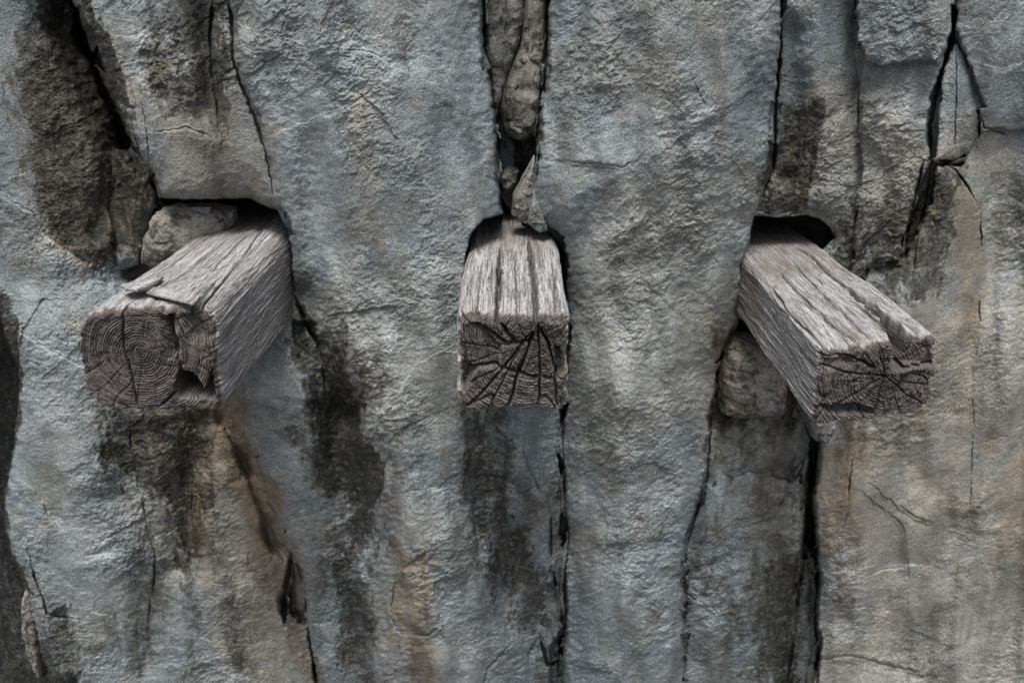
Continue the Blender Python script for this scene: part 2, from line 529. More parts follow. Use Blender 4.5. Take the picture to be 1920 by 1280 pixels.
# lower right big face
slab([(1532, 828), (1545, 790), (1560, 700), (1590, 600), (1625, 505), (1700, 480), (1735, 420), (1756, 312), (1800, 310), (1835, 250), (1860, 240), (OUT, 255), (OUT, 2600), (1540, 2600), (1528, 1290), (1532, 1100), (1522, 940), (1528, 870)],
     0.0, 0.030, 70, rgh=0.75)
# recess between the centre-right column and the lower right face
slab([(1392, 580), (1345, 715), (1334, 800), (1322, 905), (1284, 1030), (1283, 1110), (1285, 1280), (1290, 2600), (1520, 2600), (1515, 1280), (1512, 1000), (1518, 830), (1505, 790), (1490, 600)],
     -0.060, 0.03, 60, gx=-0.02)
slab([(1322, 905), (1400, 880), (1480, 900), (1500, 860), (1510, 1000), (1480, 1130), (1470, 1290), (1470, 2600), (1285, 2600), (1283, 1110), (1284, 1030)], -0.022, 0.022, 50)

# --- steps, ledges and fissures inside the slabs
crack([(1285, 1030), (1300, 985), (1325, 905), (1332, 800), (1340, 740)], 1.8, 0.035)
crack([(1283, 1030), (1284, 1110), (1320, 1130), (1350, 1145)], 1.6, 0.012, 0.006)
crack([(1380, 620), (1360, 660), (1345, 720)], 4, 0.06)
crack([(1604, -100), (1604, 0), (1600, 80), (1616, 130), (1608, 250), (1618, 320), (1606, 400), (1598, 440)], 1.8, 0.03)
crack([(1795, -100), (1791, 0), (1786, 70), (1758, 145), (1748, 200), (1742, 250), (1748, 300)], 2.6, 0.06)
crack([(1748, 300), (1738, 380), (1722, 450), (1712, 520)], 2.2, 0.04)
crack([(1732, 300), (1716, 360), (1704, 430), (1700, 470)], 2.4, 0.04)
crack([(1748, 300), (1790, 318), (1815, 350), (1838, 390), (1840, 470)], 2.0, 0.035, 0.006)
crack([(1792, 60), (1792, 180), (1788, 300)], 1.3, 0.012)
crack([(1840, 470), (1838, 600), (1822, 700), (1822, 880), (1816, 960)], 1.6, 0.018, -0.005)
crack([(1838, 210), (1848, 240), (1890, 254)], 2.2, 0.02, 0.006)
crack([(1866, 130), (1880, 135), (1895, 128)], 2.2, 0.012, 0.006)
crack([(1462, -100), (1464, 0), (1462, 80), (1455, 200), (1448, 320), (1428, 385)], 2.6, 0.05)
crack([(1455, 60), (1464, 75)], 4, 0.03)
crack([(1030, -100), (1029, 0), (1026, 80), (1018, 190), (1004, 275)], 3.4, 0.10)
crack([(903, -100), (905, 60), (912, 110)], 4.0, 0.10)
crack([(925, 190), (932, 260), (938, 340), (942, 395)], 3.0, 0.08)
crack([(1060, 640), (1056, 780), (1059, 900), (1064, 1000), (1062, 1080), (1058, 1180), (1056, 1290), (1056, 1600)], 2.35, 0.05, 0.008, 60, wmid=2.9)
crack([(1030, 920), (1032, 1010), (1038, 1080), (1046, 1150), (1050, 1230)], 2.0, 0.035, wmid=3.0)
crack([(1012, 1190), (1028, 1245), (1050, 1235), (1046, 1290)], 3.0, 0.045)
patch([(1036, 1210), (1056, 1170), (1062, 1300), (1030, 1300)], -0.05, 10)
crack([(970, 780), (985, 860), (1010, 920), (1045, 930)], 2.0, 0.008, -0.010, 35)
crack([(960, 1050), (1000, 1085), (1035, 1050)], 1.8, 0.006, 0.008, 30)
crack([(905, 1290), (915, 1250), (960, 1200), (985, 1150)], 2.0, 0.012, 0.007)
crack([(1522, 1040), (1516, 1000), (1522, 900), (1526, 830), (1514, 800), (1508, 740)], 8.0, 0.16, rag=.6)
crack([(1470, 1310), (1495, 1160), (1508, 1040), (1514, 960), (1518, 880)], 3.0, 0.05, wmid=5)
crack([(1536, 1310), (1530, 1180), (1534, 1090), (1524, 1000), (1518, 940)], 4.5, 0.10)
slab([(1500, 1040), (1516, 1046), (1526, 1100), (1524, 1200), (1515, 1290), (1505, 1500), (1474, 1500), (1478, 1290), (1492, 1150)], -0.075, 0.02, 15)
slab([(1512, 800), (1506, 850), (1492, 900), (1502, 950), (1510, 930), (1516, 860)], -0.04, 0.02, 12)
crack([(1508, 790), (1485, 870), (1470, 930), (1462, 950)], 1.8, 0.02, 0.006)
crack([(1612, 790), (1600, 850), (1588, 960), (1570, 1040)], 1.6, 0.016, 0.004)
crack([(1690, 950), (1720, 970), (1752, 985), (1790, 990), (1820, 962)], 2.0, 0.006, -0.011, 40)
crack([(1660, 960), (1690, 985), (1700, 1030), (1704, 1200)], 1.8, 0.004, -0.008, 50)
crack([(1620, 1080), (1660, 1065), (1700, 1062)], 1.8, 0.004, 0.007, 40)
crack([(1530, 1235), (1580, 1228), (1640, 1240), (1720, 1260)], 2.4, 0.006, -0.010, 50)
crack([(1720, 118), (1700, 124), (1680, 150)], 1.5, 0.01)
crack([(1420, 170), (1350, 215), (1280, 260)], 2, 0.004, 0.008, 60)
crack([(1510, 260), (1560, 235), (1606, 195)], 2, 0.005, 0.007, 50)
# lower left
crack([(246, 760), (243, 800), (244, 850)], 2.2, 0.02)
crack([(262, 920), (272, 970), (292, 1040), (286, 1110), (275, 1190)], 2.0, 0.020, 0.010, 55)
crack([(545, 1035), (540, 1080), (532, 1120), (534, 1170)], 5, 0.10, wmid=8)
crack([(560, 1080), (576, 1130), (580, 1200), (598, 1290), (620, 1400)], 3.0, 0.07)
slab([(550, 1040), (575, 1110), (574, 1165), (556, 1150), (540, 1150), (546, 1080)], -0.07, 0.01, 10)
crack([(430, 1160), (440, 1100), (480, 1085), (530, 1010)], 2, 0.004, 0.008, 40)
slab([(80, 1160), (120, 1130), (150, 1200), (150, 1290), (170, 1400), (110, 1400), (85, 1260)], -0.030, 0.02, 25, edge=10)
crack([(60, 1060), (75, 1110), (88, 1150), (140, 1160)], 2.4, 0.02, 0.010, 40)
crack([(300, 930), (330, 960), (350, 1035), (352, 900)], 2, 0.006, 0.010, 35)
crack([(352, 830), (362, 900), (356, 1035)], 2.4, 0.006, -0.014, 45)
# between the left beam and the dark hollow
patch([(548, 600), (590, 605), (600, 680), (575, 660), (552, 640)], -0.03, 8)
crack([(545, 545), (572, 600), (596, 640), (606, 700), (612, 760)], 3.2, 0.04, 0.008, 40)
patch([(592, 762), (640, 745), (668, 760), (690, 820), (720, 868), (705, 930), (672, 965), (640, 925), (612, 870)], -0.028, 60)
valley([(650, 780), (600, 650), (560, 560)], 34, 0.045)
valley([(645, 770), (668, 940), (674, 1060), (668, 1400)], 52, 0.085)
valley([(915, 760), (920, 930), (960, 1060), (1010, 1300)], 50, 0.05)
valley([(230, 740), (250, 900), (300, 1040), (270, 1250)], 44, 0.030)
valley([(380, 800), (350, 900), (345, 1060)], 34, 0.030)
valley([(1485, 60), (1480, 200), (1470, 330)], 26, 0.025)
valley([(1680, 330), (1660, 480), (1620, 640), (1600, 860)], 50, 0.020)
valley([(1400, 650), (1410, 850), (1440, 1100), (1420, 1300)], 50, 0.030)
valley([(1850, 300), (1880, 420), (1900, 560)], 50, 0.02)
valley([(380, -60), (395, 120), (390, 200)], 24, 0.03)
valley([(430, 620), (540, 640), (600, 720)], 40, 0.02)
crack([(720, 1000), (740, 1080), (735, 1140), (760, 1290)], 2.2, 0.01, 0.010, 40)
crack([(740, 960), (775, 1030), (800, 1085), (830, 1180)], 2, 0.004, -0.010, 45)
crack([(770, 1188), (800, 1192), (822, 1175)], 3, 0.012, 0.008, 30)
patch([(745, 1070), (790, 1060), (830, 1180), (800, 1195), (745, 1150)], 0.012, 16)
# ledges high up on the columns
crack([(590, 225), (640, 205), (700, 165)], 2, 0.004, 0.008, 60)
crack([(560, 80), (700, 100), (760, 130)], 2, 0.003, 0.007, 50)
crack([(1055, 302), (1110, 310), (1170, 316), (1186, 302)], 2, 0.006, -0.010, 35)
crack([(690, 300), (678, 380), (690, 470)], 2, 0.0, 0.008, 45)
crack([(1130, 60), (1170, 120), (1220, 160)], 2, 0.0, -0.008, 45)
crack([(0, 365), (60, 400), (85, 440), (200, 520)], 2.5, 0.006, 0.010, 60)
crack([(0, 600), (70, 640), (160, 690)], 2.5, 0.004, 0.010, 60)
crack([(90, 960), (160, 1050), (260, 1030), (300, 1010)], 2.5, 0.0, 0.010, 60)
crack([(285, 245), (345, 240), (400, 258)], 2, 0.004, 0.006, 40)
crack([(265, 190), (275, 250), (282, 300)], 2, 0.010, -0.008, 30)
crack([(400, 0), (395, 60), (398, 140), (410, 250)], 2.4, 0.020, 0.006, 30)

# --- small relief: random broken facets, flakes and grit
rel = (0.28 + 1.0 * sm(-0.3, 0.35, fbm(X0 * 5.5 + 9, Z0 * 3.5, 4, 99))) * rough
wx = X0 + 0.012 * fbm(X0 * 14, Z0 * 14, 3, 41) + 0.003 * noise(X0 * 90, Z0 * 90, 43)
wz = Z0 + 0.012 * fbm(X0 * 14, Z0 * 14, 3, 42) + 0.003 * noise(X0 * 90, Z0 * 90, 44)
ca, sa = math.cos(0.55), math.sin(0.55)
rx, rz = wx * ca + wz * sa, -wx * sa + wz * ca
f1, r1, b1 = voro(rx * 7, rz * 11, 51)
f2, r2, b2 = voro(rx * 24, rz * 38, 52)
f3, r3, b3 = voro(rx * 64, rz * 96, 53)
amp = sm(-0.35, 0.35, fbm(X0 * 6, Z0 * 5, 3, 60))
chip = sm(-0.15, 0.35, fbm(X0 * 4.5, Z0 * 3.5, 3, 67))
d = 0.0030 * f1
d = d + (0.0006 + 0.0016 * amp * chip) * f2
d = d + (0.0003 + 0.0010 * chip) * f3
def terr(v, k):
    v = v * k; fl = np.floor(v)
    return (fl + sm(0.0, 0.22, v - fl)) / k
t1_ = fbm(rx * 12, rz * 16, 5, 65, 0.55); t2_ = fbm(rx * 42 + 5, rz * 54, 4, 66, 0.6)
d = d + 0.012 * (0.25 + 0.75 * amp) * terr(t1_, 8) + 0.0042 * (0.15 + 0.85 * chip) * terr(t2_, 5)
t3_ = fbm(rx * 105 + 5, rz * 130, 3, 68, 0.6)
d = d + 0.0016 * (0.3 + 0.7 * (1 - chip)) * terr(t3_, 4)
d = d + 0.007 * fbm(wx * 9, wz * 12, 4, 61)
f4, r4, b4 = voro(rx * 150 + 3, rz * 230, 54)
rg = 1 - np.abs(fbm(rx * 30, rz * 44, 4, 63)) * 3
d = d + 0.0010 * f4
d = d + 0.0016 * fbm(wx * 110, wz * 140, 4, 64, 0.7)
h = h + d * rel * (0.25 + 0.75 * core)


# --- sockets that hold the beams: deep, dark, cut square
def hole(poly, depth, soft=3.0, shave=0.35):
    global h
    a = U + (Uj - U) * shave; b = V + (Vj - V) * shave
    sd = sdist(a, b, poly, 40)
    m = sm(-soft * .3, soft, sd)
    h = h * (1 - m) + (-depth + 0.01 * noise(X0 * 20, Z0 * 20, 71)) * m
    lip = np.exp(-np.maximum(-sd, 0) / 5) * (sd < 0) * (sd > -1e4)
    h = h - 0.006 * lip


hole([(300, 372), (400, 373), (468, 371), (494, 384), (520, 394), (536, 430), (547, 480), (545, 555), (538, 600), (420, 640), (380, 430), (400, 386), (310, 386)], 0.42)
hole([(942, 372), (944, 400), (905, 412), (884, 436), (874, 480), (869, 540), (869, 610), (1066, 610), (1060, 540), (1057, 475), (1046, 452), (1010, 432), (984, 418), (962, 404)], 0.42)
hole([(1414, 405), (1450, 407), (1512, 404), (1538, 412), (1556, 428), (1566, 446), (1540, 470), (1500, 600), (1404, 640), (1378, 634), (1394, 560), (1402, 490), (1407, 430)], 0.42)

# ------------------------------------------------------------------ stains that belong to the stone, and darker tone on set-back rock
S = np.zeros(U.shape + (4,))
nb = fbm(X0 * 9, Z0 * 7, 5, 81, 0.6)
Us = U + 46 * fbm(X0 * 8, Z0 * 5, 4, 82, .6); Vs = V + 60 * fbm(X0 * 8, Z0 * 5, 4, 83, .6)


nz = fbm(X0 * 16, Z0 * 6, 6, 84, 0.72) + 0.35 * fbm(X0 * 90, Z0 * 60, 3, 90, 0.7)


def stain(ch, poly, amt, soft=22):
    soft = soft * 2.0 + 16
    sd = sdist(Us, Vs, poly, soft * 1.6)
    m = sm(-soft, soft * 0.8, sd)
    m = sm(0.22, 0.80, m + 0.9 * nz * (m > 0.001)) * np.minimum(1, m * 3) * amt
    S[..., ch] = 1 - (1 - S[..., ch]) * (1 - m)


stain(0, [(-900, 540), (0, 560), (34, 690), (36, 800), (12, 930), (16, 1000), (70, 1160), (110, 1300), (150, 1700), (-900, 1700)], 0.85, 2)  # darkens the set-back rock at the far left
stain(0, [(560, 690), (700, 680), (780, 860), (740, 1020), (640, 1000), (570, 840)], 0.28, 30)
stain(0, [(640, 960), (690, 950), (720, 1320), (630, 1320)], 0.18, 16)
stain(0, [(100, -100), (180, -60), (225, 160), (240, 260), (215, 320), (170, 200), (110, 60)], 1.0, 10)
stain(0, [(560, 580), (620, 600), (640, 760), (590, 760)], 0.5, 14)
# channel 0: black lichen and soot; also darkens far-left rock and crevice foot
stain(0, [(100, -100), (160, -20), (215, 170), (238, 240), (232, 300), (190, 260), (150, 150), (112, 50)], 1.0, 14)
stain(0, [(20, 60), (110, -20), (240, 250), (296, 340), (280, 470), (190, 500), (60, 390), (20, 210)], 0.52, 30)
stain(0, [(270, -60), (425, -60), (445, 190), (410, 270), (270, 180)], 0.45, 28)
stain(0, [(368, -60), (424, -60), (424, 110), (400, 170), (380, 90)], 0.8, 12)
stain(0, [(225, 260), (290, 330), (290, 420), (240, 470), (215, 380)], 0.4, 14)
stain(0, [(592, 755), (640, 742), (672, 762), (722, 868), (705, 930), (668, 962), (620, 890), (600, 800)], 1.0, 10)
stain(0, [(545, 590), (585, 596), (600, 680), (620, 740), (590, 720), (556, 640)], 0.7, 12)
stain(0, [(575, 560), (700, 620), (760, 700), (640, 740)], 0.22, 30)
stain(0, [(880, 770), (960, 770), (968, 850), (962, 960), (1020, 1080), (1000, 1180), (900, 1060), (866, 930)], 0.52, 26)
stain(0, [(640, 950), (690, 980), (705, 1320), (640, 1320)], 0.38, 18)
stain(0, [(1462, 190), (1540, 210), (1525, 330), (1500, 395), (1430, 395), (1450, 300)], 0.62, 16)
stain(0, [(1590, 380), (1700, 370), (1760, 320), (1800, 330), (1740, 520), (1700, 560), (1600, 470)], 0.55, 22)
stain(0, [(1350, 770), (1500, 760), (1500, 1000), (1490, 1300), (1430, 1300), (1440, 980), (1360, 900)], 0.34, 26)
stain(0, [(1400, 1080), (1500, 1060), (1480, 1320), (1400, 1320)], 0.36, 18)
stain(0, [(190, 750), (400, 750), (392, 950), (350, 1040), (270, 900), (205, 870)], 0.62, 24)
stain(0, [(250, 950), (300, 960), (335, 1180), (270, 1210)], 0.36, 16)
stain(0, [(430, 680), (560, 680), (640, 900), (560, 900), (470, 780)], 0.20, 30)
stain(0, [(90, 1140), (150, 1170), (150, 1320), (95, 1320)], 0.5, 12)
stain(0, [(1030, 900), (1062, 880), (1066, 1320), (1010, 1320), (1020, 1100)], 0.35, 16)
stain(0, [(930, 200), (1010, 200), (990, 330), (940, 330)], 0.8, 12)  # darker tone at the foot of the top crevice
stain(0, [(1860, 330), (1990, 330), (1990, 480), (1880, 470)], 0.25, 30)
stain(0, [(1540, 770), (1640, 760), (1600, 900), (1545, 900)], 0.35, 20)
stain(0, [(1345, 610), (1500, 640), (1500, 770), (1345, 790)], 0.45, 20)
# channel 1: rust and ochre
stain(1, [(430, 790), (480, 880), (520, 1010), (500, 1010), (455, 900)], 0.6, 4)
stain(1, [(350, 745), (425, 745), (500, 900), (515, 1010), (488, 950), (440, 880), (392, 930), (372, 1030), (350, 960)], 0.85, 16)
stain(1, [(490, 980), (545, 1030), (560, 1170), (500, 1150)], 0.45, 20)
stain(1, [(740, 1020), (772, 1040), (800, 1090), (818, 1150), (836, 1240), (822, 1320), (772, 1320), (756, 1210), (738, 1120)], 0.55, 22)
stain(1, [(1345, 615), (1470, 640), (1455, 770), (1345, 775)], 0.8, 14)
stain(1, [(1790, 350), (1838, 390), (1842, 690), (1814, 680), (1788, 560)], 0.5, 14)
stain(1, [(1535, 820), (1630, 820), (1612, 1040), (1540, 1050)], 0.45, 20)
stain(1, [(1560, 1120), (1590, 1120), (1585, 1190), (1555, 1190)], 0.4, 14)
stain(1, [(1870, 850), (1990, 820), (1990, 1080), (1890, 1020)], 0.4, 30)
stain(1, [(40, 120), (150, 80), (260, 300), (270, 470), (120, 460), (50, 300)], 0.55, 30)
stain(1, [(290, 180), (440, 200), (470, 360), (300, 370)], 0.30, 26)
stain(1, [(640, 130), (700, 120), (705, 430), (670, 420)], 0.22, 26)
stain(1, [(600, 660), (680, 700), (760, 960), (700, 940)], 0.26, 30)
stain(1, [(1060, 960), (1130, 980), (1120, 1060), (1065, 1080)], 0.30, 24)
stain(1, [(1400, 900), (1500, 830), (1490, 960), (1430, 1010)], 0.25, 24)
stain(1, [(1560, 700), (1830, 560), (1860, 1000), (1640, 1200), (1560, 1000)], 0.22, 60)
stain(1, [(565, 1190), (600, 1280), (585, 1320), (560, 1230)], 0.5, 10)
stain(1, [(920, 100), (1020, 30), (1010, 230), (940, 250)], 0.35, 12)
stain(1, [(300, 770), (480, 800), (540, 1060), (500, 1250), (400, 1200), (380, 1000)], 0.30, 40)
stain(1, [(700, 900), (800, 960), (860, 1320), (700, 1320)], 0.22, 40)
# channel 2: warmer, less blue stone
stain(2, [(240, 700), (430, 760), (560, 1040), (590, 1330), (440, 1330), (400, 1100), (250, 960)], 0.65, 50)
stain(2, [(1500, 150), (1900, 300), (2100, 1400), (1520, 1400), (1540, 800), (1720, 540), (1440, 380)], 0.72, 60)
stain(2, [(250, 60), (440, 60), (520, 380), (300, 370)], 0.6, 30)
stain(2, [(20, 80), (200, 60), (290, 330), (280, 500), (60, 460)], 0.6, 40)
stain(2, [(1140, 300), (1440, 300), (1400, 560), (1330, 800), (1100, 880), (1080, 560)], 0.42, 60)
stain(2, [(1340, 600), (1520, 700), (1500, 900), (1330, 860)], 0.6, 30)
stain(2, [(560, 500), (860, 500), (860, 820), (640, 820)], 0.35, 60)
# channel 3: pale chalky veins
stain(3, [(1320, -60), (1360, -60), (1365, 200), (1330, 180)], 0.6, 18)
stain(3, [(1060, 100), (1250, 60), (1250, 200), (1150, 240), (1080, 180)], 0.5, 40)
stain(3, [(1600, 100), (1760, 160), (1740, 300), (1640, 260)], 0.35, 40)
stain(3, [(660, 160), (690, 150), (690, 420), (672, 400)], 0.45, 12)
stain(3, [(1700, 720), (1850, 660), (1900, 1200), (1700, 1250)], 0.45, 60)
stain(3, [(750, 1075), (790, 1075), (820, 1170), (760, 1160)], 0.6, 12)
stain(3, [(430, 880), (500, 900), (500, 1020), (430, 1040)], 0.35, 26)
stain(3, [(60, 760), (180, 760), (260, 1100), (120, 1000)], 0.15, 30)
streak = sm(0.02, 0.5, fbm(X0 * 7, Z0 * 1.6, 5, 91, 0.6)) * sm(300, 900, V)
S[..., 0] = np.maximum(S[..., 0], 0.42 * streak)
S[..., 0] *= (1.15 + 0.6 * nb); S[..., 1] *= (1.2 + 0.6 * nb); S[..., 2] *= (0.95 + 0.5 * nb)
S = np.clip(S, 0, 1)

rx_, ry_, rz_ = ray(U, V)
Ysurf = DW - h
t = Ysurf / ry_
co = np.stack([rx_ * t, Ysurf, rz_ * t + CZ], -1).reshape(-1, 3)
q = grid_faces(len(vs), len(us))[:, ::-1]
cliff = make_mesh('rock_face', co, q, ROCK, attrs={'stain': S.reshape(-1, 4)})
tag(cliff, 'grey blue limestone cliff with upright slabs, deep fissures and dark and rusty stains', 'cliff', kind='structure')
ground_z = 0.0

# ground at the foot of the cliff
kg = NT('earth')
pg = kg.geo()
kg.link(kg.mix(kg.noise(pg, 3.0, 6, 0.6), (0.045, 0.040, 0.032), (0.095, 0.085, 0.068)), kg.b.inputs['Base Color'])
kg.b.inputs['Roughness'].default_value = 0.95
kg.link(kg.bump(kg.noise(pg, 18.0, 6, 0.6), 0.03), kg.b.inputs['Normal'])
gx = np.linspace(-1, 1, 81); gx = np.sign(gx) * (np.abs(gx) ** 3) * 200
GX, GY = np.meshgrid(gx, gx)
GZ = ground_z + 0.03 * noise(GX * 0.8, GY * 0.8, 5)
g = make_mesh('ground', np.stack([GX, GY, GZ], -1).reshape(-1, 3), grid_faces(81, 81), kg.m)
tag(g, 'bare dark earth ground at the foot of the cliff', 'ground', kind='structure')


# ------------------------------------------------------------------ loose and wedged stones
def stone(name, outline, Y, thick, mat, label, cat='stone', seed=1, n=160, m=110, flat=0.45, lean=0.0, group=None):
    P = np.asarray(outline, float)
    seg = np.hypot(*(np.roll(P, -1, 0) - P).T); cum = np.concatenate([[0], np.cumsum(seg)])
    s = np.linspace(0, cum[-1], n, endpoint=False)
    PP = np.vstack([P, P[:1]])
    ox = np.interp(s, cum, PP[:, 0]); oy = np.interp(s, cum, PP[:, 1])
    for _ in range(3):
        ox = (np.roll(ox, 1) + 2 * ox + np.roll(ox, -1)) / 4; oy = (np.roll(oy, 1) + 2 * oy + np.roll(oy, -1)) / 4
    wx_, wz_ = at(ox, oy, Y)
    cx, cz = wx_.mean(), wz_.mean()
    phi = np.linspace(0.02, math.pi - 0.02, m)[:, None]
    sr = np.sin(phi) ** flat
    r = np.where(phi < math.pi / 2, sr, sr)
    x = cx + (wx_ - cx)[None] * r; z = cz + (wz_ - cz)[None] * r
    cc = np.cos(phi)
    y = Y - thick * np.sign(cc) * np.abs(cc) ** 0.8 + 0 * x
    a = 0.010 * fbm(x * 16 + seed, z * 16, 3, seed) + 0.0035 * voro(x * 45, z * 60, seed)[0] + 0.0016 * fbm(x * 130, z * 160, 3, seed + 3)
    y = y - a * np.clip(cc * 3, -1, 1) + lean * (z - cz)
    k = 0.035 * noise(x * 40 + y * 60, z * 40 + seed, seed + 9) + 0.03 * noise(x * 110 + y * 100, z * 110, seed + 10)
    x = x + (x - cx) * k; z = z + (z - cz) * k
    co = np.stack([x, y, z], -1).reshape(-1, 3)
    q = grid_faces(m, n, True)
    co = np.vstack([co, [[x[0].mean(), y[0].mean(), z[0].mean()], [x[-1].mean(), y[-1].mean(), z[-1].mean()]]])
    j = np.arange(n); j2 = (j + 1) % n
    t1 = np.stack([j2, j, np.full(n, m * n)], -1); t2 = np.stack([(m - 1) * n + j, (m - 1) * n + j2, np.full(n, m * n + 1)], -1)
    # put the origin on the stone
    org = np.array([cx, Y, co[:, 2].min()])
    co = co - org
    ob = make_mesh(name, co, q, mat, tris=np.vstack([t1, t2]))
    ob.location = org
    return tag(ob, label, cat, group)


R_BROWN = rock_material('rusty_stone', False, (0.150, 0.095, 0.055))
R_TAN = rock_material('tan_stone', False, (0.175, 0.145, 0.105))
R_DARK = rock_material('dark_stone', False, (0.130, 0.120, 0.100))
R_GREY = rock_material('plain_stone', False, (0.22, 0.22, 0.215))
GW = 'stones wedged in the top crevice'
stone('wedged_stone', [(908, 22), (930, -40), (985, -60), (984, 40), (966, 110), (945, 170), (930, 225), (920, 160), (908, 95)], 1.76, 0.05, R_DARK,
      'dark grey sliver of rock wedged in the left half of the top crevice', 'stone', 3, lean=0.1, group=GW)
stone('wedged_stone', [(990, -60), (1024, -60), (1022, 100), (1012, 200), (1000, 250), (975, 262), (948, 245), (938, 200), (950, 150), (978, 80)], 1.73, 0.06, R_TAN,
      'long tan tongue of rock hanging in the right half of the top crevice', 'stone', 5, lean=0.1, group=GW)
stone('wedged_stone', [(936, 325), (955, 310), (974, 315), (968, 345), (948, 360), (938, 348)], 1.74, 0.03, R_TAN,
      'small pale pebble at the narrow foot of the crevice above the middle beam', 'stone', 8, 90, 60, group=GW)
stone('wedged_stone', [(1002, 290), (1006, 345), (996, 405), (978, 414), (958, 402), (962, 366), (984, 322)], 1.62, 0.035, R_TAN,
      'slanting shard of rock just above the socket of the middle beam', 'stone', 12, 110, 80, group=GW)
stone('wedged_stone', [(1000, 350), (1012, 380), (1030, 430), (1012, 434), (990, 418), (992, 385)], 1.585, 0.03, R_GREY,
      'small grey splinter of rock on the right lip of the middle socket', 'stone', 15, 90, 60, group=GW)
stone('packing_stone', [(300, 392), (330, 385), (400, 386), (440, 392), (440, 420), (360, 470), (300, 500), (272, 484), (278, 440), (288, 410)], 1.69, 0.06, rock_material('buff_stone', False, (0.270, 0.220, 0.150)),
      'flat buff packing stone tucked against the left beam under the overhang', 'stone', 21, group='packing stones around the beams')
stone('packing_stone', [(1352, 640), (1372, 626), (1440, 640), (1470, 700), (1462, 760), (1380, 772), (1346, 765), (1344, 700)], 1.665, 0.075, R_BROWN,
      'rusty brown square stone in the recess below the right beam', 'stone', 25, group='packing stones around the beams')
stone('packing_stone', [(1508, 745), (1560, 745), (1556, 800), (1540, 822), (1520, 818), (1510, 790)], 1.60, 0.045, R_GREY,
      'small grey stone plugging the fissure directly under the right beam end', 'stone', 29, 100, 70, group='packing stones around the beams')
stone('rock_shard', [(46, 1105), (62, 1110), (74, 1150), (82, 1210), (86, 1270), (76, 1262), (62, 1230), (48, 1170)], 1.68, 0.03, R_TAN,
      'thin tan shard of rock at the bottom left edge of the cliff', 'stone', 33, 100, 70)


